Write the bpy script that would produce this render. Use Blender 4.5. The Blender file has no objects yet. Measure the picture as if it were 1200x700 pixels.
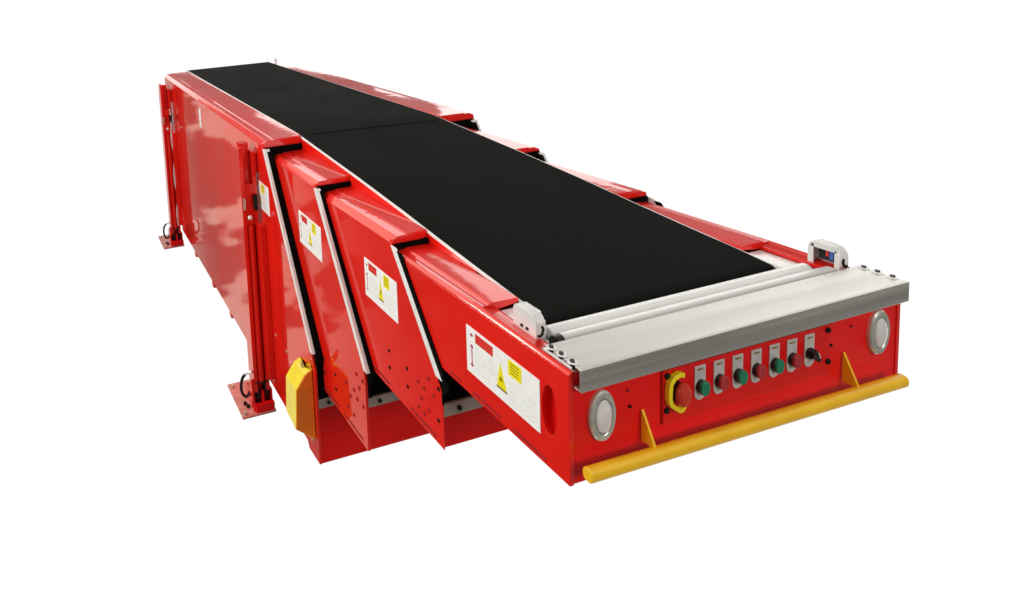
import bpy, bmesh, math, random
from mathutils import Vector, Matrix
random.seed(4)
S = bpy.context.scene
COL = S.collection

# ---------------------------------------------------------------- camera
cam_d = bpy.data.cameras.new("camera")
cam = bpy.data.objects.new("camera", cam_d)
COL.objects.link(cam)
r_ = Vector((0.96705028, -0.24408817, -0.07235138))
u_ = Vector((0.0933115, 0.07541602, 0.9927766))
f_ = Vector((0.23686857, 0.96681611, -0.09570732))
M = Matrix((r_, u_, -f_)).transposed().to_4x4()
M.translation = Vector((-1.46909, -0.96146, 0.84528))
cam.matrix_world = M
cam_d.sensor_width = 36
cam_d.lens = 702.346 / 1200 * 36
cam_d.shift_x = (600 - 233.7435) / 1200
cam_d.shift_y = (55.2714 - 350) / 1200
cam_d.clip_start = 0.05
cam_d.clip_end = 200
S.camera = cam
S.view_settings.view_transform = 'Standard'
S.view_settings.look = 'None'
S.view_settings.exposure = 0
S.view_settings.gamma = 1
S.view_settings.use_curve_mapping = False
S.cycles.max_bounces = 8

# ---------------------------------------------------------------- world: white in view, its unseen parts shaped for the light and reflections
W = bpy.data.worlds.new("World")
S.world = W
W.use_nodes = True
nt = W.node_tree
for n in list(nt.nodes):
    nt.nodes.remove(n)


def N(t, kind, **kw):
    n = t.nodes.new(kind)
    for k, v in kw.items():
        setattr(n, k, v)
    return n


def mth(t, op, a, b=None, c=None, clamp=False):
    n = t.nodes.new('ShaderNodeMath')
    n.operation = op
    n.use_clamp = clamp
    for i, v in enumerate((a, b, c)):
        if v is None:
            continue
        if isinstance(v, (int, float)):
            n.inputs[i].default_value = v
        else:
            t.links.new(v, n.inputs[i])
    return n.outputs[0]


def smooth(t, v, a, b, o0=0.0, o1=1.0):
    n = t.nodes.new('ShaderNodeMapRange')
    n.interpolation_type = 'SMOOTHSTEP'
    t.links.new(v, n.inputs[0])
    n.inputs[1].default_value = a
    n.inputs[2].default_value = b
    n.inputs[3].default_value = o0
    n.inputs[4].default_value = o1
    return n.outputs[0]


tc = N(nt, 'ShaderNodeTexCoord')
sep = N(nt, 'ShaderNodeSeparateXYZ')
nt.links.new(tc.outputs['Generated'], sep.inputs[0])
X, Y, Z = sep.outputs
# share of the dim half behind the viewer
back = smooth(nt, Y, 0.05, -0.30)
# level of the dim half: low part dark, upper part lighter
blev = smooth(nt, Z, -0.10, 0.60, 0.13, 0.45)
# overhead: added bright bands and dim gaps that streak the covers (only above the horizon)
zz = mth(nt, 'MAXIMUM', Z, 0.02)
cu = mth(nt, 'DIVIDE', X, zz)
cv = mth(nt, 'DIVIDE', Y, zz)
cmb = N(nt, 'ShaderNodeCombineXYZ')
nt.links.new(mth(nt, 'MULTIPLY', cu, 2.1), cmb.inputs[0])
nt.links.new(mth(nt, 'MULTIPLY', cv, 0.7), cmb.inputs[1])
nz = N(nt, 'ShaderNodeTexNoise')
nz.inputs['Scale'].default_value = 1.0
nz.inputs['Detail'].default_value = 1.0
nt.links.new(cmb.outputs[0], nz.inputs['Vector'])
refl_bands = smooth(nt, nz.outputs[0], 0.48, 0.505, 0.04, 2.35)
up = smooth(nt, Z, 0.03, 0.14)
upl = mth(nt, 'ADD', mth(nt, 'MULTIPLY', up, mth(nt, 'MULTIPLY', refl_bands, smooth(nt, Z, 0.45, 0.75, 1.0, 0.25))), mth(nt, 'SUBTRACT', 1.0, up))
# unseen left side: added darker shapes, reflected in the side walls
mp2 = N(nt, 'ShaderNodeMapping')
mp2.inputs['Scale'].default_value = (1.0, 1.0, 1.8)
mp2.inputs['Location'].default_value = (3.1, 0.4, 1.7)
nt.links.new(tc.outputs['Generated'], mp2.inputs[0])
nz2 = N(nt, 'ShaderNodeTexNoise')
nz2.inputs['Scale'].default_value = 7.5
nz2.inputs['Detail'].default_value = 3.0
nt.links.new(mp2.outputs[0], nz2.inputs['Vector'])
sd = mth(nt, 'MULTIPLY', smooth(nt, nz2.outputs[0], 0.475, 0.53, 0.08, 0.85), smooth(nt, X, -0.46, -0.30, 0.08, 1.0))
left = smooth(nt, X, -0.14, -0.22)
sdl = mth(nt, 'ADD', mth(nt, 'MULTIPLY', left, sd), mth(nt, 'SUBTRACT', 1.0, left))
front = mth(nt, 'MULTIPLY', mth(nt, 'MULTIPLY', upl, sdl), 1.03)
lev = mth(nt, 'ADD', mth(nt, 'MULTIPLY', back, blev),
          mth(nt, 'MULTIPLY', mth(nt, 'SUBTRACT', 1.0, back), front))
# added bright patch high on the left, for highlights on the bends
glint_patch = mth(nt, 'MULTIPLY', mth(nt, 'MULTIPLY', smooth(nt, X, -0.60, -0.50), smooth(nt, X, 0.0, -0.08)),
          mth(nt, 'MULTIPLY', mth(nt, 'MULTIPLY', smooth(nt, Z, 0.34, 0.40), smooth(nt, Z, 0.75, 0.68)), smooth(nt, Y, 0.25, 0.35)))
lev = mth(nt, 'ADD', lev, mth(nt, 'MULTIPLY', glint_patch, 1.8))
warm = N(nt, 'ShaderNodeMix', data_type='RGBA')
warm.clamp_factor = False
nt.links.new(mth(nt, 'MAXIMUM', mth(nt, 'MAXIMUM', back, mth(nt, 'MULTIPLY', left, 1.6)), mth(nt, 'MULTIPLY', up, 0.4)), warm.inputs[0])
warm.inputs[6].default_value = (1, 1, 1, 1)
warm.inputs[7].default_value = (1.0, 0.93, 0.83, 1)
bg = N(nt, 'ShaderNodeBackground')
nt.links.new(lev, bg.inputs['Strength'])
nt.links.new(warm.outputs[2], bg.inputs['Color'])
wo = N(nt, 'ShaderNodeOutputWorld')
nt.links.new(bg.outputs[0], wo.inputs[0])


def area(name, loc, target, size, power, col=(1, 1, 1)):
    d = bpy.data.lights.new(name, 'AREA')
    d.shape = 'RECTANGLE'
    d.size, d.size_y = size
    d.energy = power
    d.color = col
    o = bpy.data.objects.new(name, d)
    COL.objects.link(o)
    o.location = loc
    o.rotation_euler = (Vector(target) - Vector(loc)).to_track_quat('-Z', 'Y').to_euler()
    return o


area("side_fill", (-4.4, 1.0, 1.15), (-0.4, 1.2, -0.3), (2.2, 4.2), 140, (1, 0.975, 0.94))  # added lamp, brightens the left walls
area("front_fill", (0.6, -4.4, 1.9), (0.0, 0.3, -0.2), (3.2, 2.0), 110, (1, 0.975, 0.94))  # added lamp, brightens the front faces

area("glint_lamp", (-3.4, 4.5, 3.3), (-0.5, 0.5, 0.0), (0.7, 2.0), 85, (1, 0.96, 0.86))  # added lamp that draws the bright line along the top bends

# ---------------------------------------------------------------- materials


def mat(name, col, rough=0.4, metal=0.0, coat=0.0, coat_r=0.06, vary=0.06, vscale=6, bump=0.0,
        bscale=60, stretch=(1, 1, 1), rvary=0.1, spec=0.5, dirt=0.0):
    m = bpy.data.materials.new(name)
    m.use_nodes = True
    t = m.node_tree
    b = t.nodes['Principled BSDF']
    b.inputs['Metallic'].default_value = metal
    b.inputs['Coat Weight'].default_value = coat
    b.inputs['Coat Roughness'].default_value = coat_r
    b.inputs['Specular IOR Level'].default_value = spec
    co = N(t, 'ShaderNodeTexCoord')
    ma = N(t, 'ShaderNodeMapping')
    ma.inputs['Scale'].default_value = stretch
    t.links.new(co.outputs['Object'], ma.inputs[0])
    n1 = N(t, 'ShaderNodeTexNoise')
    n1.inputs['Scale'].default_value = vscale
    n1.inputs['Detail'].default_value = 5
    t.links.new(ma.outputs[0], n1.inputs['Vector'])
    mix = N(t, 'ShaderNodeMix', data_type='RGBA')
    mix.inputs[6].default_value = (*[c * (1 - vary) for c in col], 1)
    mix.inputs[7].default_value = (*[min(1, c * (1 + vary)) for c in col], 1)
    t.links.new(smooth(t, n1.outputs[0], 0.3, 0.7), mix.inputs[0])
    colout = mix.outputs[2]
    if dirt:
        n3 = N(t, 'ShaderNodeTexNoise')
        n3.inputs['Scale'].default_value = 23
        n3.inputs['Detail'].default_value = 8
        n3.inputs['Roughness'].default_value = 0.7
        t.links.new(co.outputs['Object'], n3.inputs['Vector'])
        mx = N(t, 'ShaderNodeMix', data_type='RGBA')
        t.links.new(smooth(t, n3.outputs[0], 0.60, 0.75, 0, dirt), mx.inputs[0])
        t.links.new(colout, mx.inputs[6])
        mx.inputs[7].default_value = (0.16, 0.10, 0.08, 1)
        colout = mx.outputs[2]
    t.links.new(colout, b.inputs['Base Color'])
    t.links.new(smooth(t, n1.outputs[0], 0.25, 0.75, max(0.02, rough - rvary * 0.5), rough + rvary * 0.5),
                b.inputs['Roughness'])
    if bump:
        n2 = N(t, 'ShaderNodeTexNoise')
        n2.inputs['Scale'].default_value = bscale
        n2.inputs['Detail'].default_value = 3
        t.links.new(ma.outputs[0], n2.inputs['Vector'])
        bp = N(t, 'ShaderNodeBump')
        bp.inputs['Strength'].default_value = bump
        bp.inputs['Distance'].default_value = 0.004
        t.links.new(n2.outputs[0], bp.inputs['Height'])
        t.links.new(bp.outputs[0], b.inputs['Normal'])
        if coat:
            t.links.new(bp.outputs[0], b.inputs['Coat Normal'])
    return m


RED = mat('red_paint', (0.80, 0.011, 0.005), 0.36, coat=0.95, coat_r=0.025, vary=0.05, vscale=3, bump=0.05, bscale=9, dirt=0.06, spec=0.2)
REDI = mat('red_paint_matt', (0.78, 0.005, 0.005), 0.40, coat=0.1, coat_r=0.2, vary=0.06, vscale=4, bump=0.05, bscale=14, dirt=0.08, spec=0.25)
REDP = mat('red_panel_enamel', (0.66, 0.004, 0.006), 0.35, coat=0.1, coat_r=0.2, vary=0.06, vscale=4, bump=0.03, bscale=14, dirt=0.08, spec=0.25)
STEEL = mat('brushed_steel', (0.66, 0.665, 0.635), 0.38, metal=0.85, vary=0.10, vscale=3, stretch=(0.35, 16, 16), rvary=0.18)
BRIGHT = mat('bright_aluminium', (0.93, 0.95, 0.95), 0.32, metal=0.25, vary=0.03, vscale=8, bump=0.01, bscale=60, stretch=(0.4, 8, 8), rvary=0.12)
STRIP = mat('pale_aluminium_edge', (0.94, 0.96, 0.96), 0.35, metal=0.15, vary=0.06, vscale=18, rvary=0.1)
NOSE = mat('dull_zinc', (0.52, 0.49, 0.44), 0.45, metal=0.5, vary=0.15, vscale=16, bump=0.1, bscale=50)
RUB = mat('black_rubber', (0.003, 0.003, 0.003), 0.7, vary=0.2, vscale=30, spec=0.04)
BELT = mat('black_belt', (0.0078, 0.0084, 0.0076), 0.75, vary=0.14, vscale=3.5, bump=0.05, bscale=420, rvary=0.12, spec=0.04, dirt=0.0)
SPL = mat('worn_splice', (0.011, 0.012, 0.010), 0.75, vary=0.35, vscale=14, spec=0.05)
YEL = mat('yellow_paint', (0.98, 0.56, 0.012), 0.38, coat=0.4, coat_r=0.12, vary=0.07, vscale=9, bump=0.08, bscale=25, dirt=0.10)
ORG = mat('guard_front_orange', (0.86, 0.20, 0.01), 0.4, vary=0.08, vscale=12, bump=0.08, bscale=25, dirt=0.2)
GUARD = mat('bright_yellow_paint', (0.96, 0.76, 0.03), 0.38, coat=0.4, coat_r=0.12, vary=0.08, vscale=11, bump=0.12, bscale=18, dirt=0.15)
ESY = mat('yellow_plastic', (0.90, 0.72, 0.01), 0.35, vary=0.05, vscale=40)
BLK = mat('black_plastic', (0.008, 0.008, 0.009), 0.3, vary=0.2, vscale=30)
WHT = mat('white_label', (0.94, 0.95, 0.95), 0.35, vary=0.03, vscale=40)
WPL = mat('pale_grey_enamel', (0.80, 0.82, 0.82), 0.35, metal=0.1, vary=0.05, vscale=20, bump=0.08, bscale=60, dirt=0.15)
GRN = mat('green_button', (0.0, 0.20, 0.10), 0.3, vary=0.1, vscale=50, coat=0.4)
BRED = mat('red_button', (0.42, 0.02, 0.025), 0.3, vary=0.1, vscale=50, coat=0.4)
ERED = mat('red_mushroom', (0.55, 0.03, 0.015), 0.35, vary=0.08, vscale=40)
TAG = mat('aluminium_tag', (0.62, 0.60, 0.58), 0.4, metal=0.3, vary=0.10, vscale=60)
LENS = mat('milky_lens', (0.76, 0.73, 0.74), 0.14, vary=0.06, vscale=30, coat=0.8)
RING = mat('lamp_bezel', (0.62, 0.66, 0.60), 0.22, metal=0.5, vary=0.10, vscale=40)
LBRN2 = mat('grey_seal', (0.22, 0.21, 0.20), 0.5, vary=0.1, vscale=30)
LRED = mat('print_red', (0.70, 0.03, 0.02), 0.4, vary=0.04, vscale=30)
LYEL = mat('print_yellow', (0.92, 0.82, 0.0), 0.4, vary=0.04, vscale=30)
LPNK = mat('print_magenta', (0.45, 0.04, 0.16), 0.4, vary=0.1, vscale=30)
LGRY = mat('print_pale_grey', (0.60, 0.66, 0.66), 0.4, vary=0.1, vscale=30)
LPAL = mat('print_pale_green', (0.66, 0.80, 0.62), 0.4, vary=0.1, vscale=30)
LBRN = mat('print_brown', (0.22, 0.12, 0.01), 0.4, vary=0.1, vscale=30)
BLUE = mat('blue_sensor', (0.05, 0.12, 0.45), 0.3, vary=0.1, vscale=30)
HOLE = mat('dark_hole', (0.012, 0.010, 0.008), 0.6, vary=0.2, vscale=40, spec=0.1)
HOLR = mat('red_hole', (0.30, 0.004, 0.006), 0.6, vary=0.2, vscale=40)
SCR = mat('zinc_screw', (0.62, 0.58, 0.46), 0.35, metal=0.7, vary=0.1, vscale=40)
PINK = mat('worn_primer_red', (0.62, 0.20, 0.17), 0.35, coat=0.6, coat_r=0.12, vary=0.22, vscale=22, bump=0.2, bscale=30, dirt=0.5)

# ---------------------------------------------------------------- mesh builder


class MB:
    def __init__(self):
        self.bm = bmesh.new()
        self.cur = 0
        self.mats = []

    def m(self, material):
        if material not in self.mats:
            self.mats.append(material)
        self.cur = self.mats.index(material)
        return self

    def _f(self, vs):
        try:
            f = self.bm.faces.new(vs)
            f.material_index = self.cur
            return f
        except ValueError:
            return None

    def loft(self, rings, cap=True, close=True):
        R = [[self.bm.verts.new(p) for p in r] for r in rings]
        n = len(R[0])
        for a, b in zip(R, R[1:]):
            for i in range(n if close else n - 1):
                j = (i + 1) % n
                self._f((a[i], a[j], b[j], b[i]))
        if cap:
            self._f(R[0][::-1])
            self._f(R[-1])
        return self

    def prism(self, poly, ax, a, b):
        """polygon in the two other axes, extruded along ax from a to b"""
        def P(q, v):
            l = list(q)
            l.insert(ax, v)
            return l
        return self.loft([[P(q, a) for q in poly], [P(q, b) for q in poly]])

    def box(self, x0, x1, y0, y1, z0, z1):
        return self.prism([(y0, z0), (y1, z0), (y1, z1), (y0, z1)], 0, x0, x1)

    def cyl(self, p0, p1, r0, r1=None, n=20, sx=1.0):
        p0, p1 = Vector(p0), Vector(p1)
        r1 = r0 if r1 is None else r1
        d = (p1 - p0).normalized()
        a = Vector((0, 0, 1)) if abs(d.z) < 0.9 else Vector((1, 0, 0))
        s = d.cross(a).normalized()
        t = s.cross(d)
        ring = lambda c, r: [c + s * (math.cos(k * 2 * math.pi / n) * r * sx) + t * (math.sin(k * 2 * math.pi / n) * r) for k in range(n)]
        return self.loft([ring(p0, r0), ring(p1, r1)])

    def tube(self, pts, r, n=8):
        pts = [Vector(p) for p in pts]
        rings = []
        for i, p in enumerate(pts):
            d = (pts[min(i + 1, len(pts) - 1)] - pts[max(i - 1, 0)]).normalized()
            s = d.cross(Vector((0.31, 0.2, 0.93))).normalized()
            t = s.cross(d)
            rings.append([p + s * math.cos(k * 2 * math.pi / n) * r + t * math.sin(k * 2 * math.pi / n) * r for k in range(n)])
        return self.loft(rings)

    def build(self, name, material=None, parent=None, bevel=0.0, smooth_=False, label=None, seg=2):
        bmesh.ops.recalc_face_normals(self.bm, faces=self.bm.faces[:])
        me = bpy.data.meshes.new(name)
        self.bm.to_mesh(me)
        self.bm.free()
        if self.mats:
            for m_ in self.mats:
                me.materials.append(m_)
        else:
            me.materials.append(material)
        o = bpy.data.objects.new(name, me)
        COL.objects.link(o)
        if bevel or smooth_:
            me.shade_smooth()
            me.set_sharp_from_angle(angle=math.radians(22))
        if bevel:
            b = o.modifiers.new('b', 'BEVEL')
            b.width = bevel
            b.segments = seg
            b.limit_method = 'ANGLE'
            b.angle_limit = math.radians(35)
            b.harden_normals = True
        if label:
            o['label'] = label
        attach(o, parent)
        return o


BASE = Vector((0, 2.0, -1.254))


def attach(o, parent):
    if parent is None:
        return
    o.parent = parent
    o.matrix_parent_inverse = Matrix.Translation(-BASE) if parent is root else Matrix.Identity(4)


def mirror_copy(o, parent, zmax=9.0):
    """the same part on the other side of the machine (x -> -x), with its sub-parts"""
    c = o.copy()
    c.data = o.data.copy()
    for v in c.data.vertices:
        v.co.x = -v.co.x
        v.co.z = min(v.co.z, zmax)
    c.data.flip_normals()
    COL.objects.link(c)
    c.parent = parent
    c.matrix_parent_inverse = o.matrix_parent_inverse.copy()
    for ch in list(o.children):
        mirror_copy(ch, c, zmax)
    return c


root = bpy.data.objects.new('telescopic_conveyor', None)
COL.objects.link(root)
root.location = BASE
root['label'] = 'long red telescopic belt conveyor with black belt, four nested boom sections and a button panel'
root['category'] = 'conveyor'

# ---------------------------------------------------------------- the four boom sections
BELT_PATH = [(4.02, 0.160), (3.4, 0.150), (2.9, 0.143), (2.27, 0.134), (1.85, 0.128), (1.68, 0.125), (1.655, 0.123), (1.5, 0.110), (1.1, 0.078),
             (0.8, 0.050), (0.6, 0.028), (0.43, 0.011), (0.27, -0.004), (0.215, -0.011)]


def belt_z(y):
    P = sorted(BELT_PATH)
    if y <= P[0][0]:
        return P[0][1]
    for (a, za), (b, zb) in zip(P, P[1:]):
        if y <= b:
            return za + (zb - za) * (y - a) / (b - a)
    return P[-1][1]


_prof = {}


def bolt_dot(parent, side, w, y, z, r, m, name='bolt'):
    mb = MB()
    s = -1 if side < 0 else 1
    mb.cyl((s * (w - 0.003), y, z), (s * (w + 0.0022), y, z), r, r * 0.8, 12)
    return mb.build(name, m, parent, smooth_=True)


def warning_label(parent, w, y_back, y_front, ztop, zbot):
    """one printed sticker on the left side wall: (u from the back, v from the top)"""
    mb = MB()

    def q(u0, u1, v0, v1, lift):
        ya = y_back + (y_front - y_back) * u0
        yb = y_back + (y_front - y_back) * u1
        za = ztop + (zbot - ztop) * v0
        zb = ztop + (zbot - ztop) * v1
        mb.box(-w - lift, -w + 0.0004, min(ya, yb), max(ya, yb), min(za, zb), max(za, zb))

    def poly(uv, lift):
        mb.prism([(y_back + (y_front - y_back) * u, ztop + (zbot - ztop) * v) for u, v in uv], 0, -w - lift, -w - 0.0008)
    mb.m(WHT)
    q(0, 1, 0, 1, 0.0012)
    mb.m(LRED)
    q(.14, .40, .065, .265, 0.0017)
    mb.m(LYEL)
    q(.61, .78, .05, .36, 0.0017)
    poly([(.50, .27), (.585, .76), (.45, .76)], 0.0017)
    mb.m(LBRN)
    poly([(.505, .52), (.535, .62), (.49, .62)], 0.0021)
    q(.445, .59, .765, .80, 0.0017)
    for k in range(4):
        q(.635, .75, .10 + k * .06, .115 + k * .06, 0.0021)
    mb.m(LPNK)
    for v0 in (.16, .40, .80):
        poly([(.082 + .022 * math.cos(a * math.pi / 4), v0 + .035 * math.sin(a * math.pi / 4)) for a in range(8)], 0.0017)
    q(.075, .090, .42, .80, 0.0015)
    rnd = random.Random(7)
    for k in range(9):
        mb.m(LGRY if k % 3 else LPAL)
        u = .14
        while u < .40:
            d = rnd.uniform(.03, .09)
            q(u, min(u + d, .42), .34 + k * .062, .352 + k * .062, 0.0016)
            u += d + .018
    for k in range(7):
        mb.m(LGRY if k % 2 else LPAL)
        u = .63
        while u < .93:
            d = rnd.uniform(.03, .08)
            q(u, min(u + d, .95), .46 + k * .068, .472 + k * .068, 0.0016)
            u += d + .018
    return mb.build('warning_label', None, parent)


def section(label, w, th, T0, drop, outline, y_end, nose, lip, slope=0.0):
    """outline: (y, z) of the left wall from its top front corner down, along the bottom, to the far end"""
    y0 = outline[0][0]
    mb = MB()
    T = T0
    ztop = T - drop
    side = [(y0, ztop - 0.001)] + outline[1:] + [(y_end, ztop + slope * (y_end - y0) - 0.001)]
    xi = 0.378
    for s in (-1, 1):
        mb.prism(side, 0, s * w, s * (w - th))
        # cover: bend, slope, flat, rising to the belt edge; cut into slices so that it follows the belt
        ys = [y0] + [y for y, z in sorted(BELT_PATH) if y > y0 + 0.05 and y < y_end - 0.05] + [y_end]
        rings = []
        for y in ys:
            T = T0 + slope * (y - y0)
            ztop = T - drop
            zi = T + 0.006
            pr = [(w, ztop), (w - 0.006, ztop + 0.006), (w - 0.016, T - 0.005), (w - 0.022, T), (w - 0.052, T + 0.001),
                  (w - 0.058, T + 0.004), (xi, zi)]
            lo = [(xi, zi - 0.012), (w - 0.03, T - 0.012), (w - th, ztop)]
            rings.append([(s * x, y, z) for x, z in pr + lo])
        mb.loft(rings)
        # folded lip on the front of the cover
        T = T0
        ztop = T - drop
        if lip:
            zi = T + 0.006
            mb.prism([(s * (w - 0.0005), ztop - 0.002), (s * (w - 0.0035), ztop + drop * 0.55), (s * (w - 0.012), T - 0.0045), (s * (w - 0.052), T - 0.0012),
                      (s * xi, zi - 0.0015), (s * xi, zi - lip), (s * (w - 0.03), T - lip - 0.004), (s * (w - 0.0005), T - lip - 0.005)],
                     1, y0 - 0.003, y0 + 0.012)
    zb = min(z for y, z in outline)
    yf = min(y for y, z in outline)
    mb.box(-w + th - .001, w - th + .001, yf + 0.40, yf + 1.0, zb + 0.002, zb + 0.010)
    body = mb.build('boom_section', RED, root, bevel=0.0012, label=label)
    # front plate between the walls and floor plate
    mb = MB()
    if nose:
        zs0, zs1 = nose
        mb.box(-w + th + .0006, w - th - .0006, yf + 0.006, yf + 0.014, zb + 0.002, zs0)
        mb.box(-w + th + .0006, w - th - .0006, yf + 0.014, yf + 0.398, zb + 0.002, zb + 0.010)
        mb.build('front_plate', REDI, body, bevel=0.0015)
        mb = MB()
        mb.box(-w + th + .001, w - th - .001, yf + 0.004, yf + 0.016, zs0 + 0.0008, zs1)
        ns = mb.build('nose_strip', NOSE, body, bevel=0.002)
        for x in (-w + 0.055, w - 0.055):
            m2 = MB()
            m2.cyl((x, yf + 0.006, (zs0 + zs1) / 2), (x, yf - 0.002, (zs0 + zs1) / 2), 0.008, 0.006, 10)
            m2.build('screw', HOLE, ns, smooth_=True)
    return body


def edge(body, pts, xs, width, name, m, mirror=True, z_sink=0):
    """a strip that runs along the slanted front edge: points (y,z) of its inner line, widened forward"""
    for s in ((-1, 1) if mirror else (-1,)):
        mb = MB()
        back = [(y + 0.002, z) for y, z in pts]
        frnt = [(y - width[i] if isinstance(width, (list, tuple)) else y - width, z) for i, (y, z) in enumerate(pts)]
        mb.prism(back + frnt[::-1], 0, s * xs[0], s * xs[1])
        mb.build(name, m, body, bevel=0.001)


# --- outermost section
o1 = [(1.622, .09), (1.188, -.655), (1.160, -.72), (1.160, -1.122), (1.262, -1.128), (1.285, -1.09), (1.335, -1.085), (1.372, -1.128),
      (3.745, -1.122), (3.955, -.69), (4.01, -.24), (4.03, .075)]
s1 = section('outermost deepest red boom section on the support legs', .571, .010, .122, .022, o1, 4.035, (-.886, -.845), .040, .009)
edge(s1, [(1.619, .088), (1.189, -.650)], (.5735, .545), .020, 'edge_strip', STRIP)
edge(s1, [(1.616, .080), (1.180, -.66), (1.170, -.72), (1.170, -.843)], (.5595, .5325), [.026, .026, .008, .008], 'seal_and_dark_fill', RUB)
mb = MB()
mb.box(-.5595, .5595, 1.168, 1.30, -.843, -.810)
mb.build('seal_and_dark_fill', RUB, s1)  # black block stands in for the dark inside of the section
for a, b in ((-.5600, -.376), (.376, .5600)):
    mb = MB()
    mb.box(a, b, 1.610, 1.640, .030, .092)
    mb.build('seal_and_dark_fill', RUB, s1)  # black bar filling the gap under the lip
mb = MB()
mb.box(-.56, .56, 4.0, 4.028, -1.1, .10)
mb.build('end_plate', REDI, s1, bevel=.002)
# flat stiffener along the far end, tabs below the bottom edge
mb = MB()
mb.prism([(3.70, -1.112), (3.80, -.97), (3.945, -.69), (3.998, -.24), (4.015, .07), (3.90, .07), (3.885, -.24), (3.84, -.69), (3.60, -1.112)], 0, -.5745, -.5705)
mb.build('stiffener_plate', RED, s1, bevel=.0012)
for y in (3.30, 2.80, 2.40):
    mb = MB()
    mb.box(-.569, -.52, y, y + .045, -1.165, -1.118)
    mb.build('mounting_tab', RED, s1, bevel=.004)
for y, z in ((1.603, -.815), (1.466, -.814), (1.224, -1.059)):
    bolt_dot(s1, -1, .571, y, z, .0085, SCR)
mb = MB()
mb.box(-.573, -.5705, 2.80, 2.845, -.060, .066)
mb.build('reflector_strip', WHT, s1)

# --- second section
o2 = [(1.158, .04), (.824, -.500), (.818, -.55), (.818, -.806), (2.3, -.806)]
s2 = section('second boom section from the support legs', .531, .010, .062, .020, o2, 2.3, (-.650, -.613), .024, -.012)
edge(s2, [(1.156, .040), (.820, -.505)], (.5335, .514), .022, 'edge_strip', STRIP)
edge(s2, [(1.150, .034), (.812, -.50), (.822, -.58), (.822, -.611)], (.5205, .5055), [.022, .020, .004, .004], 'seal_and_dark_fill', RUB)
mb = MB()
mb.box(-.5195, .5195, .828, .93, -.612, -.503)
mb.build('seal_and_dark_fill', RUB, s2)  # black block in place of the unlit cavity
for a, b in ((-.5200, -.376), (.376, .5200)):
    mb = MB()
    mb.box(a, b, 1.146, 1.175, .000, .046)
    mb.build('seal_and_dark_fill', RUB, s2)  # black bar closing the gap below this lip
for i, (y, z) in enumerate([(.878, -.557), (.962, -.642), (.835, -.555), (.903, -.633), (.862, -.599), (.933, -.676), (.881, -.654), (.958, -.734),
                            (.838, -.652), (.913, -.736)]):
    bolt_dot(s2, -1, .531, y, z, .0085, HOLR, 'hole')
for y, z in ((1.15, -.666), (1.054, -.671), (1.053, -.73), (1.149, -.724)):
    bolt_dot(s2, -1, .531, y, z, .008, HOLE)

# --- third section
o3 = [(.656, .01), (.442, -.298), (.422, -.335), (.422, -.500), (1.7, -.500)]
s3 = section('third boom section from the support legs', .504, .0030, .032, .018, o3, 1.7, (-.406, -.366), .024, -.022)
edge(s3, [(.656, .008), (.446, -.292)], (.5062, .5005), .026, 'edge_strip', STRIP)
edge(s3, [(.631, .002), (.421, -.298), (.424, -.335), (.424, -.364)], (.5045, .5006), [.029, .029, .003, .003], 'seal_and_dark_fill', RUB)
mb = MB()
mb.box(-.4985, .4985, .432, .52, -.364, -.258)
mb.build('seal_and_dark_fill', RUB, s3)  # inner darkness of the opening, put in as a black block
for a, b in ((-.4985, -.376), (.376, .4985)):
    mb = MB()
    mb.box(a, b, .645, .675, -.030, .012)
    mb.build('seal_and_dark_fill', RUB, s3)  # black bar between lip and next cover
for i, (y, z) in enumerate([(.539, -.368), (.486, -.325), (.509, -.37), (.464, -.364), (.524, -.41), (.539, -.448), (.488, -.425), (.510, -.451)]):
    bolt_dot(s3, -1, .504, y, z, .0068, HOLR, 'hole')
for y, z in ((.439, -.326), (.444, -.425), (.696, -.365), (.696, -.423), (.596, -.363), (.595, -.422)):
    bolt_dot(s3, -1, .504, y, z, .0068, HOLE)

# --- innermost section, carries the button panel
mb = MB()
w = .5
for s in (-1, 1):
    outline = [(.0, -.006), (.0, -.254), (1.2, -.254), (1.2, -.030), (.272, -.009)]
    if s > 0:
        mb.prism(outline, 0, s * w, s * (w - .011))
    else:
        # left wall with an oval opening
        n_ = 32
        vo = [mb.bm.verts.new((-w, y, z)) for y, z in outline]
        vi = [mb.bm.verts.new((-w, .0520 + .0195 * math.cos(a * 2 * math.pi / n_), -.118 + .058 * math.sin(a * 2 * math.pi / n_))) for a in range(n_)]
        ed = [mb.bm.edges.new((v[k], v[(k + 1) % len(v)])) for v in (vo, vi) for k in range(len(v))]
        g = bmesh.ops.triangle_fill(mb.bm, use_beauty=True, edges=ed)
        fs = [f for f in g['geom'] if isinstance(f, bmesh.types.BMFace)]
        ex_ = bmesh.ops.extrude_face_region(mb.bm, geom=fs, use_keep_orig=True)
        for v in ex_['geom']:
            if isinstance(v, bmesh.types.BMVert):
                v.co.x += .011
    # rail along the top: bend and inner shelf
    mb.loft([[(s * x, y, z) for x, z in [(w, -.006), (w - .006, .000), (w - .010, .002), (w - .020, -.002), (w - .052, -.006), (w - .052, -.016), (w - .011, -.014)]]
             for y in (.0, .30)])
    rings = []
    for y in (.272, .43, .6, .8, 1.2):
        k = -.022 * (y - .272)
        rings.append([(s * x, y, z + k) for x, z in [(w, -.006), (w - .006, .000), (w - .009, .002), (w - .013, .001), (w - .034, .002),
                                                     (w - .040, .006), (.378, .004), (.378, -.008), (w - .05, -.016), (w - .011, -.014)]])
    mb.loft(rings)
mb.box(-.4895, .4895, .3, 1.1, -.2535, -.245)
s4 = mb.build('boom_section', RED, root, bevel=0.0014, label='innermost slim red boom section with the oval side hole, carrying the button panel')
mb = MB()
mb.box(-.4885, .4885, .002, .010, -.2535, -.012)
mb.box(-.4885, .4885, .010, .298, -.2535, -.245)
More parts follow.
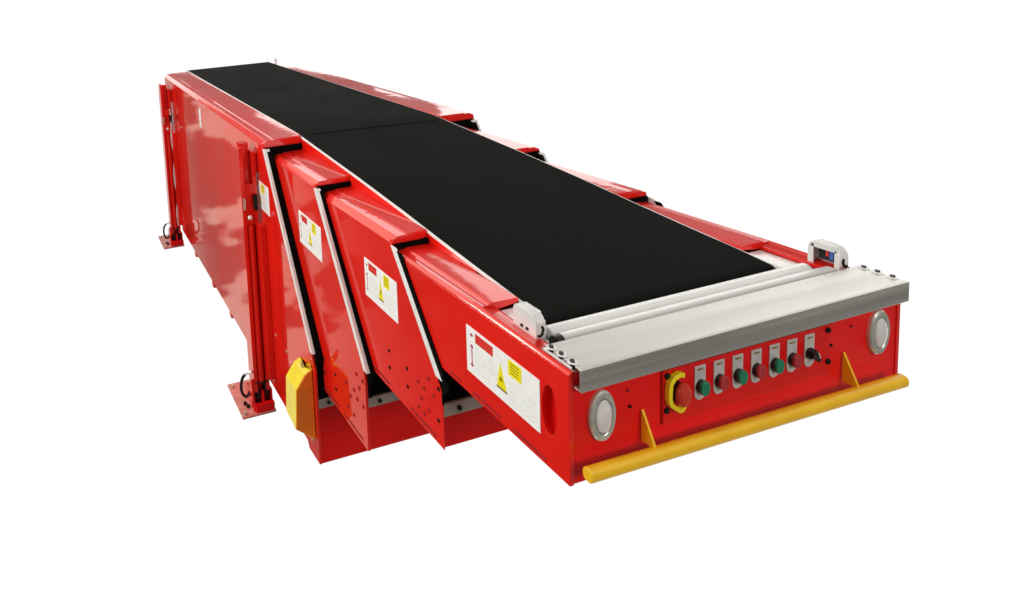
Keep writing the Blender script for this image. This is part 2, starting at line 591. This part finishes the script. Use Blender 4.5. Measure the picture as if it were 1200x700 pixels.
mb.build('front_plate', REDI, s4, bevel=.002)
# cup behind the oval opening
mb = MB()
cy_, cz_ = .0520, -.118
ring = lambda k, x: [(x, cy_ + .0197 * k * math.cos(a * math.pi / 16), cz_ + .0582 * k * math.sin(a * math.pi / 16)) for a in range(32)]
mb.loft([ring(1.03, -.4885), ring(1.0, -.4790), ring(.95, -.4770)], cap=False)
mb._f([mb.bm.verts.new(p) for p in ring(.952, -.4772)])
mb.build('recess', REDI, s4, smooth_=True)
mb = MB()
mb.cyl((-.4775, .0440, -.112), (-.4850, .0440, -.112), .0055, .0045, 12)
mb.build('screw', HOLE, s4)
# dark slots pressed into the bottom flange of each section


def slot(body, w, y0, y1, z, hh=.0045):
    mb = MB()
    n = 8
    pts = [(y0 + hh - hh * math.sin(a * math.pi / n), z + hh * math.cos(a * math.pi / n)) for a in range(n + 1)]
    pts += [(y1 - hh + hh * math.sin(a * math.pi / n), z - hh * math.cos(a * math.pi / n)) for a in range(n + 1)]
    mb.prism(pts, 0, -w + .001, -w - .0008)
    mb.build('flange_slot', HOLR, body)


for a, b in ((.345, .392), (.199, .300), (.063, .160)):
    slot(s4, .5, a, b, -.2415, .003)
for a, b in ((.70, .80), (.455, .585)):
    slot(s3, .504, a, b, -.483, .004)
for a, b in ((1.03, 1.20), (.85, .995)):
    slot(s2, .531, a, b, -.788, .0045)
warning_label(s4, .5, .316, .0765, -.064, -.190)
warning_label(s3, .504, .831, .633, -.104, -.239)
warning_label(s2, .531, 1.326, 1.114, -.106, -.246)
warning_label(s1, .571, 1.83, 1.575, -.085, -.222)

# ---------------------------------------------------------------- belt
mb = MB()
fr = [(.200, -.0125), (.188, -.018), (.178, -.027), (.172, -.039), (.170, -.052), (.172, -.066)]
path = BELT_PATH + fr
back = [(4.045, .158), (4.06, .145), (4.066, .125)]
path = back[::-1] + path
# finer steps near the bend so that the belt rolls over softly
fine = []
for (a, za), (b, zb) in zip(path, path[1:]):
    n = max(1, int(abs(a - b) / .08))
    for k in range(n):
        fine.append((a + (b - a) * k / n, za + (zb - za) * k / n))
fine.append(path[-1])
sm = fine[:]
for _ in range(0):
    sm = [sm[0]] + [(sm[i][0], (sm[i - 1][1] + 2 * sm[i][1] + sm[i + 1][1]) / 4) if sm[i][0] > .3 and sm[i][0] < 3.9 else sm[i] for i in range(1, len(sm) - 1)] + [sm[-1]]
XS = [-.371, -.25, -.12, 0, .12, .25, .371]
rings = []
for i, (y, z) in enumerate(sm):
    j0, j1 = max(0, i - 1), min(len(sm) - 1, i + 1)
    dy, dz = sm[j1][0] - sm[j0][0], sm[j1][1] - sm[j0][1]
    L = math.hypot(dy, dz)
    ny, nz_ = -dz / L, dy / L
    if nz_ > 0:
        ny, nz_ = -ny, -nz_
    if y < .2:
        ny, nz_ = abs(ny), -abs(nz_) * .4
    rings.append([(x, y, z) for x in XS] + [(x, y + ny * .006, z + nz_ * .006) for x in XS[::-1]])
mb.loft(rings)
belt = mb.build('conveyor_belt', BELT, root, smooth_=True)
mb = MB()
mb.prism([(-.345, 1.635), (-.345, 1.642), (.345, 1.602), (.345, 1.595)], 2, belt_z(1.66) - .0015, belt_z(1.66) + .0003)
mb.build('splice', SPL, belt)
for s in (-1, 1):
    mb = MB()
    rr = []
    for y, z in [p for p in sm if .2 <= p[0] <= 4.04]:
        x0, x1 = s * .3715, s * .3770
        rr.append([(x0, y, z + .0005), (x1, y, z - .001), (x1, y, z - .007), (x0, y, z - .007)])
    mb.loft(rr)
    gd_ = mb.build('belt_edge_line', STRIP, root)  # pale line along the belt edge
    mb = MB()
    rr = []
    for y, z in [p for p in sm if .28 <= p[0] <= 4.0]:
        x0, x1 = s * .3700, s * .3772
        rr.append([(x0, y, z - .0075), (x1, y, z - .0075), (x1, y, z - .066), (x0, y, z - .066)])
    mb.loft(rr)
    mb.build('side_skirt', RED, gd_)
mb = MB()
rr = []
for y, z in [p for p in sm if .24 <= p[0] <= 4.0]:
    rr.append([(-.368, y, z - .0075), (.368, y, z - .0075), (.368, y, z - .022), (-.368, y, z - .022)])
mb.loft(rr)
mb.build('belt_bed', RUB, root)
mb = MB()
mb.cyl((-.369, .208, -.052), (.369, .208, -.052), .0335, n=28)
mb.build('belt_roller', STEEL, root, smooth_=True)

# ---------------------------------------------------------------- front end: rollers, side plates, cover plate
mb = MB()
mb.m(BRIGHT)
for (yc, zc, rr_, x0, x1) in ((.150, -.0195, .0185, -.408, .425), (.1125, -.0165, .0185, -.405, .452)):
    mb.cyl((x0, yc, zc), (x1, yc, zc), rr_, n=28)
fr_roll = mb.build('guide_roller', None, root, smooth_=True)
mb = MB()
mb.cyl((-.424, .1125, -.0165), (-.4055, .1125, -.0165), .0165, n=20)
mb.build('end_cap', BLK, fr_roll, smooth_=True)
mb = MB()
mb.box(-.445, .455, .086, .165, -.046, -.040)
mb.build('crossbar', STEEL, root)
for s in (-1, 1):
    mb = MB()
    xa, xb = s * .3775, s * .446
    prof = [(.268, -.010), (.23, -.008), (.195, -.014), (.172, -.030), (.165, -.055), (.268, -.055)]
    mb.prism(prof, 0, xa, s * .386)
    mb.box(min(s * .386, xb), max(s * .386, xb), .165, .268, -.022, -.016)
    mb.build('roller_bracket', BRIGHT, root, bevel=.0015)
# floor tray below so that nothing shines through
mb = MB()
mb.box(-.4880, .4880, .012, .9, -.062, -.057)
mb.build('tray', REDI, root)

# cover plate with scalloped ends
mb = MB()
e0, e1 = -.484, .484
notch = (.062, .036, .008)


def scal(side):
    pts = []
    base = .4865
    ys = [.075]
    for n_ in notch:
        ys += [n_ + .010, n_ + .007, n_, n_ - .007, n_ - .010]
    out = []
    for k, y in enumerate(ys):
        dep = 0
        for n_ in notch:
            if abs(y - n_) < .0075:
                dep = .012 if abs(y - n_) < .001 else .009
        out.append((side * (base - dep), y))
    out.append((side * .4885, -.0165))
    return out


pl = scal(1) + scal(-1)[::-1]
mb.prism(pl, 2, .0115, .0160)
mb.box(-.4885, .4885, -.0195, -.0150, -.0335, .0158)
mb.box(-.4885, .4885, -.0150, .0000, -.0335, -.0295)
cover = mb.build('cover_plate', STEEL, root, bevel=.0014)
for s in (-1, 1):
    for n_ in notch:
        mb = MB()
        mb.cyl((s * .482, n_, .003), (s * .482, n_, .0220), .0054, .0046, 12)
        mb.build('bolt', BLK, cover, smooth_=True)
        mb = MB()
        mb.cyl((s * .481, n_, .0165), (s * .481, n_, .0178), .0105, .0100, 16)
        mb.build('washer', STRIP, cover, smooth_=True)
    mb = MB()
    mb.box(s * .468 if s > 0 else -.4885, .4885 if s > 0 else -.468, .004, .078, .0035, .0085)
    mb.build('mounting_flange', BRIGHT, cover, bevel=.001)

# sensor housings on both rails: open towards the belt


def hood(s, xo, dy, dz, wx):
    mb = MB()
    t = .004
    outer = [(.125, -.020), (.1255, .036), (.130, .046), (.138, .053), (.152, .056), (.180, .057), (.190, .052), (.194, .044), (.195, -.020)]
    outer = [(y + dy, z + dz) for y, z in outer]
    cy0 = .16 + dy
    inner = [(y + (t if y < cy0 - .001 else -t if y > cy0 + .001 else 0), z - (t if z > .03 + dz else 0)) for y, z in outer]
    xi = xo - wx
    mb.prism(outer, 0, s * xo, s * (xo - t))
    mb.prism(outer + inner[::-1], 0, s * (xo - t + .0002), s * xi)
    fx0, fx1 = sorted((s * (xi - .0015), s * (xi + .003)))
    for a0, a1, b0, b1 in ((.1256, .138, -.0195, .040), (.182, .1945, -.0195, .040), (.1380, .1820, .040, .0555), (.138, .182, -.0195, -.006)):
        mb.box(fx0, fx1, a0 + dy, a1 + dy, b0 + dz, b1 + dz)
    h = mb.build('sensor_housing', WPL, root, bevel=.0015)
    for y in (.166, .150):
        m2 = MB()
        m2.cyl((s * (xo - .001), y + dy, .012 + dz), (s * (xo + .003), y + dy, .012 + dz), .0042, .0036, 12)
        m2.build('screw', BLK, h, smooth_=True)
    m2 = MB()
    bx = lambda a, b, *r: m2.box(min(s * a, s * b), max(s * a, s * b), *r)
    m2.m(BLK)
    bx(xo - .0045, xi + .012, .142 + dy, .178 + dy, .008 + dz, .044 + dz)
    m2.m(BLUE)
    bx(xi + .007, xi + .012, .144 + dy, .153 + dy, .014 + dz, .040 + dz)
    m2.m(LRED)
    bx(xi + .0065, xi + .012, .154 + dy, .160 + dy, .022 + dz, .040 + dz)
    m2.m(BLK).cyl((s * (xi + .012), .168 + dy, .030 + dz), (s * (xi + .006), .168 + dy, .030 + dz), .008, n=14)
    m2.build('sensor', None, h, bevel=.0008)
    m2 = MB()
    pts = [(s * (xi + .010), .1245 + dy, .028 + dz), (s * (xi + .007), .1240 + dy, .020 + dz), (s * (xi + .010), .1238 + dy, .010 + dz),
           (s * (xi + .017), .1238 + dy, .005 + dz), (s * (xi + .022), .1240 + dy, .008 + dz)]
    m2.tube(pts, .0028, 8)
    m2.build('hook_slot', HOLE, h, smooth_=True)
    m2 = MB()
    m2.box(min(s * xo, s * (xi - .02)), max(s * xo, s * (xi - .02)), .121 + dy, .198 + dy, -.024 + dz, -.0202 + dz)
    m2.build('foot_bracket', BRIGHT, h, bevel=.001)
    return h


hood(-1, .4630, 0, -.005, .027)
hood(1, .4880, -.030, .000, .030)

# ---------------------------------------------------------------- headlights
for sx, zc in ((-1, -.1115), (1, -.1065)):
    mb = MB()
    xc = sx * .418
    el = lambda rx, rz, y: [(xc + rx * math.cos(a * math.pi / 20), y, zc + rz * math.sin(a * math.pi / 20)) for a in range(40)]
    mb.loft([el(.0335, .0570, .003), el(.0335, .0570, -.004), el(.0310, .0535, -.0075), el(.0240, .043, -.0075), el(.021, .038, -.0045)])
    hl = mb.build('headlight', RING, root, smooth_=True)
    mb = MB()
    mb.loft([el(.0237, .0425, -.0050), el(.0237, .0425, -.0066), el(.0200, .0365, -.0066), el(.0200, .0365, -.0050)])
    mb.build('lens_seal', LBRN2, hl)
    mb = MB()
    mb.loft([el(.0205, .0375, -.0062), el(.0185, .034, -.0095), el(.0125, .023, -.0130), el(.005, .009, -.0145)])
    mb.build('lens', LENS, hl, smooth_=True)

# ---------------------------------------------------------------- button panel
mb = MB()
mb.box(-.2535, .2535, -.0024, .0018, -.176, -.050)
panel = mb.build('control_panel', REDP, root, bevel=.0012)
for x, z in ((-.243, -.064), (-.2445, -.144), (.2440, -.064), (.2465, -.143)):
    mb = MB()
    mb.cyl((x, -.001, z), (x, -.006, z), .0078, .0062, 14)
    mb.build('screw', HOLE, panel, smooth_=True)


def tag_plate(x, z=-.0985):
    mb = MB()
    n = 10
    pts = [(x - .0155, z + .038), (x + .0155, z + .038)]
    pts += [(x + .0155 * math.cos(-a * math.pi / n), z - .027 + .0155 * math.sin(-a * math.pi / n)) for a in range(n + 1)]
    mb.prism([(px, pz) for px, pz in pts], 1, -.0022, -.0045)
    return mb.build('button_plate', TAG, panel, bevel=.0007)


def tag_print(x, w_, parent):
    mb = MB()
    mb.box(x - w_, x + w_ * .2, -.0050, -.0030, -.0705, -.0665)
    mb.box(x + w_ * .35, x + w_, -.0050, -.0030, -.0700, -.0670)
    mb.build('engraving', LBRN, parent)


XB = [-.1505, -.0955, -.0400, .0160, .0720, .1270]
for i, x in enumerate(XB):
    mb = MB()
    zc = -.1085
    mb.m(BLK).cyl((x, -.0042, zc), (x, -.011, zc), .0165, .0158, 20, .86)
    mb.m(GRN if i % 2 == 0 else BRED).cyl((x + .001, -.0112, zc), (x + .001, -.0165, zc), .0178, .0170, 24, .74)
    b = mb.build('push_button', None, panel, bevel=.0010, label=('green' if i % 2 == 0 else 'red') + ' round push button')
    pl_ = tag_plate(x)
    tag_print(x, .0085, pl_)
x = .1830
pl_ = tag_plate(x)
tag_print(x, .0085, pl_)
mb = MB()
zc = -.1065
mb.m(BLK).cyl((x, -.0042, zc), (x, -.010, zc), .0140, .0130, 20)
mb.prism([(x - .012, zc + .012), (x - .004, zc + .017), (x + .010, zc - .010), (x + .004, zc - .015), (x - .002, zc - .006)], 1, -.0102, -.022)
mb.m(STRIP).prism([(x - .002, zc + .012), (x + .001, zc + .010), (x + .006, zc - .004), (x + .004, zc - .004)], 1, -.0220, -.0228)
mb.build('selector_switch', None, panel, bevel=.001)

# emergency stop with its yellow guard collar
ex, ez = -.2170, -.104
mb = MB()
mb.cyl((ex, -.0022, ez), (ex, -.012, ez), .024, .022, 24, .75)
es = mb.build('emergency_stop', BLK, panel, smooth_=True)
mb = MB()
R_ = lambda r, y, kx=1: [(ex + r * kx * math.cos(a * math.pi / 16), y, ez + r * math.sin(a * math.pi / 16)) for a in range(32)]
mb.loft([R_(.020, -.012, .66), R_(.0265, -.014, .66), R_(.0275, -.018, .66), R_(.0255, -.0225, .66), R_(.018, -.025, .66)])
mb.build('button_cap', ERED, es, smooth_=True)
mb = MB()
seg = [(ex + .012, ez + .044), (ex - .002, ez + .047), (ex - .018, ez + .042), (ex - .029, ez + .030), (ex - .033, ez + .010), (ex - .033, ez - .012),
       (ex - .028, ez - .026), (ex - .014, ez - .038), (ex + .000, ez - .047), (ex + .010, ez - .046), (ex + .017, ez - .036)]
cen = Vector((ex + .004, ez))
inner = []
for px, pz in seg:
    d = (cen - Vector((px, pz)))
    inner.append(tuple(Vector((px, pz)) + d.normalized() * .0100))
rings = []
for (a, b), (c, d) in zip(seg, inner):
    rings.append([(a, -.003, b), (a, -.013, b), (c, -.014, d), (c, -.003, d)])
mb.loft(rings)
mb.build('guard_collar', ESY, es, bevel=.0012)

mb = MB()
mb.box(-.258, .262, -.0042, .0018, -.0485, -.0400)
mb.build('shade_line', BLK, panel)  # black strip painted as the shadow line under the cover's front edge
mb = MB()
mb.box(-.2555, .2555, .0004, .0018, -.1778, -.0480)
mb.build('seam', HOLR, panel)
# small rivets on the front plate
for x, z in ((-.345, -.040), (-.345, -.075), (.330, -.040), (.330, -.075), (-.340, -.113), (.262, -.108)):
    mb = MB()
    mb.cyl((x, .003, z), (x, -.0010, z), .0042, .0036, 10)
    mb.build('rivet', HOLR if z > -.09 else HOLE, s4)

# ---------------------------------------------------------------- yellow bumper bar
mb = MB()
A = Vector((-.487, -.0300, -.2060))
B = Vector((.4560, -.0300, -.2230))
def barring(c):
    hh, hd = .0152, .0125
    out = []
    for a in range(24):
        t_ = a * 2 * math.pi / 24
        cx_ = math.copysign(abs(math.cos(t_)) ** .8, math.cos(t_)) * hd
        cz__ = math.copysign(abs(math.sin(t_)) ** .8, math.sin(t_)) * hh
        out.append((c.x, c.y + cx_, c.z + cz__))
    return out
mb.loft([barring(A), barring(B)])
bar = mb.build('bumper_bar', YEL, root, bevel=.0025)
for x, z0, zb_ in ((-.3090, -.126, -.1975), (.3030, -.134, -.2080)):
    mb = MB()
    mb.prism([(-.0005, z0), (-.0025, z0), (-.0300, zb_ + .006), (-.0300, zb_), (-.0005, zb_)], 0, x - .003, x + .003)
    mb.build('bracket', YEL, bar, bevel=.0007)

# ---------------------------------------------------------------- yellow chain guard on the outermost section
mb = MB()
front = [(-.5725, -.716), (-.607, -.737), (-.648, -.793), (-.658, -.962), (-.5725, -1.028)]
bk = [(-.5725, -.745), (-.600, -.760), (-.640, -.815), (-.648, -.968), (-.5725, -1.03)]
mb.loft([[(x, 1.182, z) for x, z in front], [(x, 1.310, z) for x, z in bk]])
gd = mb.build('chain_guard', GUARD, root, bevel=.002)
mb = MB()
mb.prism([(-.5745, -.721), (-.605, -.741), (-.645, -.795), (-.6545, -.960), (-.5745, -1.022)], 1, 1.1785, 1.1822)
mb.build('front_face', ORG, gd, bevel=.0008)  # front of the guard, a deeper orange than its sides
mb = MB()
mb.prism([(-.585, -.722), (-.612, -.672), (-.604, -.700), (-.5735, -.705), (-.5735, -.722)], 1, 1.185, 1.20)
mb.build('mounting_tab', GUARD, gd, bevel=.001)
mb = MB()
mb.cyl((-.590, 1.23, -.735), (-.593, 1.23, -.712), .008, n=12)
mb.build('screw', SCR, gd, smooth_=True)

# ---------------------------------------------------------------- support legs
GZ = -1.252


def leg(yf, label):
    """leg beside the left wall; yf = its front face"""
    mb = MB()
    xo, xi = -.664, -.584
    d = .080
    # open channel column: back web, outer and inner flanges, front web with a slot near the top
    mb.box(xo, xo + .018, yf, yf + d, GZ + .10, .085)
    mb.box(xi - .018, xi, yf, yf + d, GZ + .10, .060)
    mb.box(xo + .0185, xi - .0185, yf + .040, yf + d, GZ + .10, .095)
    mb.box(xo + .0185, xi - .0185, yf + .006, yf + .0395, -.10, -.30)
    mb.cyl((xo + .009, yf + .04, .083), (xo + .009, yf + .041, .108), .009, .006, 10)
    col_ = mb.build('support_leg', RED, root, bevel=.003, label=label)
    mb = MB()
    for z0_, z1_ in ((-.05, .05), (-.95, -.80)):
        mb = MB()
        mb.box(xi + .0005, -.5715, yf + .010, yf + d - .010, z0_, z1_)
        mb.build('mounting_plate', RED, col_, bevel=.0015)
    mb = MB()
    mb.cyl((-.624, yf + .018, GZ + .145), (-.624, yf + .018, -.302), .0195, n=20)
    mb.build('inner_tube', RED, col_, smooth_=True)
    mb = MB()
    mb.cyl((-.628, yf + .001, -.262), (-.628, yf - .006, -.262), .012, .008, 12)
    mb.build('grease_fitting', BRIGHT, col_, smooth_=True)
    mb = MB()
    mb.cyl((-.655, yf - .012, -.16), (-.655, yf - .012, -.215), .0055, n=10)
    mb.build('pin', SCR, col_, smooth_=True)
    mb = MB()
    mb.cyl((-.600, yf - .008, -.150), (-.598, yf - .008, -.225), .011, .009, 10)
    mb.build('clamp_knob', HOLE, col_, smooth_=True)
    mb = MB()
    mb.box(-.604, -.5715, yf - .062, yf - .014, -1.06, -.285)
    mb.build('guide_rail', RED, col_, bevel=.003)
    # foot: sole plate, side cheeks, crosspiece
    mb = MB()
    mb.m(PINK).box(-.742, -.568, yf - .030, yf + .235, GZ, GZ + .010)
    ft = mb.build('foot_plate', None, col_, bevel=.002)
    mb = MB()
    mb.box(-.668, -.572, yf - .024, yf - .004, GZ + .0105, GZ + .050)
    mb.box(-.580, -.572, yf + .002, yf + .10, GZ + .0105, GZ + .10)
    mb.box(-.668, -.580, yf + .070, yf + .090, GZ + .0105, GZ + .0985)
    mb.box(-.628, -.616, yf - .003, yf + .066, GZ + .0105, GZ + .0985)
    mb.build('foot_block', REDI, col_, bevel=.002)
    mb = MB()
    mb.box(-.652, -.634, yf + .004, yf + .060, GZ + .052, GZ + .098)
    mb.build('gap_shade_block', BLK, col_, bevel=.002)  # black box put in for the darkness of the gap under the column
    mb = MB()
    mb.box(-.6115, -.5985, yf + .004, yf + .060, GZ + .052, GZ + .140)
    mb.build('gap_shade_block', BLK, col_, bevel=.002)  # second black box, darkens the gap beside it
    mb = MB()
    mb.cyl((-.660, yf - .001, GZ + .150), (-.592, yf - .001, GZ + .150), .0035, n=8)
    mb.build('locking_pin', BLK, col_, smooth_=True)
    mb = MB()
    mb.prism([(yf - .010, GZ + .0105), (yf + .12, GZ + .0105), (yf + .085, GZ + .12), (yf + .005, GZ + .17)], 0, -.678, -.667)
    mb.build('gusset', RED, col_, bevel=.002)
    for x_, y_ in ((-.722, yf + .205), (-.722, yf - .008), (-.700, yf + .060), (-.692, yf + .035)):
        mb = MB()
        mb.cyl((x_, y_, GZ + .010), (x_, y_, GZ + .020), .010, .0085, 8)
        mb.build('anchor_bolt', HOLE if y_ < yf + .1 and y_ > yf else SCR, col_, smooth_=True)
    mb = MB()
    pts = []
    for k in range(15):
        t_ = k / 14
        a = math.pi * (0.1 + 1.15 * t_)
        pts.append((-.690 - .030 * math.sin(a) - .005 * t_, yf + .03 + .02 * t_, GZ + .125 + .065 * math.cos(a)))
    mb.tube(pts, .0075, 8)
    mb.build('hose', BLK, col_, smooth_=True)
    mb = MB()
    mb.tube([(-.668, yf + .02, GZ + .20), (-.690, yf + .03, GZ + .195), (-.702, yf + .035, GZ + .180)], .008, 8)
    mb.build('hose_fitting', BRIGHT, col_, smooth_=True)
    return col_


L1 = leg(1.70, None)
L2 = leg(3.76, None)
# a thin hose running down between the far leg and the wall
mb = MB()
pts = []
for k in range(24):
    t_ = k / 23
    pts.append((-.602 + .006 * math.sin(t_ * 19), 3.745 + .008 * math.cos(t_ * 13), -.10 - .98 * t_))
mb.tube(pts, .0045, 7)
mb.build('hose', BRIGHT, L2, smooth_=True)
for l_ in (L1, L2):
    mirror_copy(l_, root, -.02)

# ---------------------------------------------------------------- small guide peg at the far right corner of the belt
mb = MB()
mb.cyl((.400, 3.92, .13), (.400, 3.92, .185), .010, .008, 12)
mb.cyl((.400, 3.92, .1852), (.400, 3.92, .200), .012, .006, 12)
mb.build('guide_peg', STEEL, root, smooth_=True)
mb = MB()
mb.box(-.372, -.30, 4.036, 4.06, .07, .118)
mb.box(-.52, -.40, 4.036, 4.055, .05, .112)
mb.build('bearing_block', BLK, root, bevel=.003)
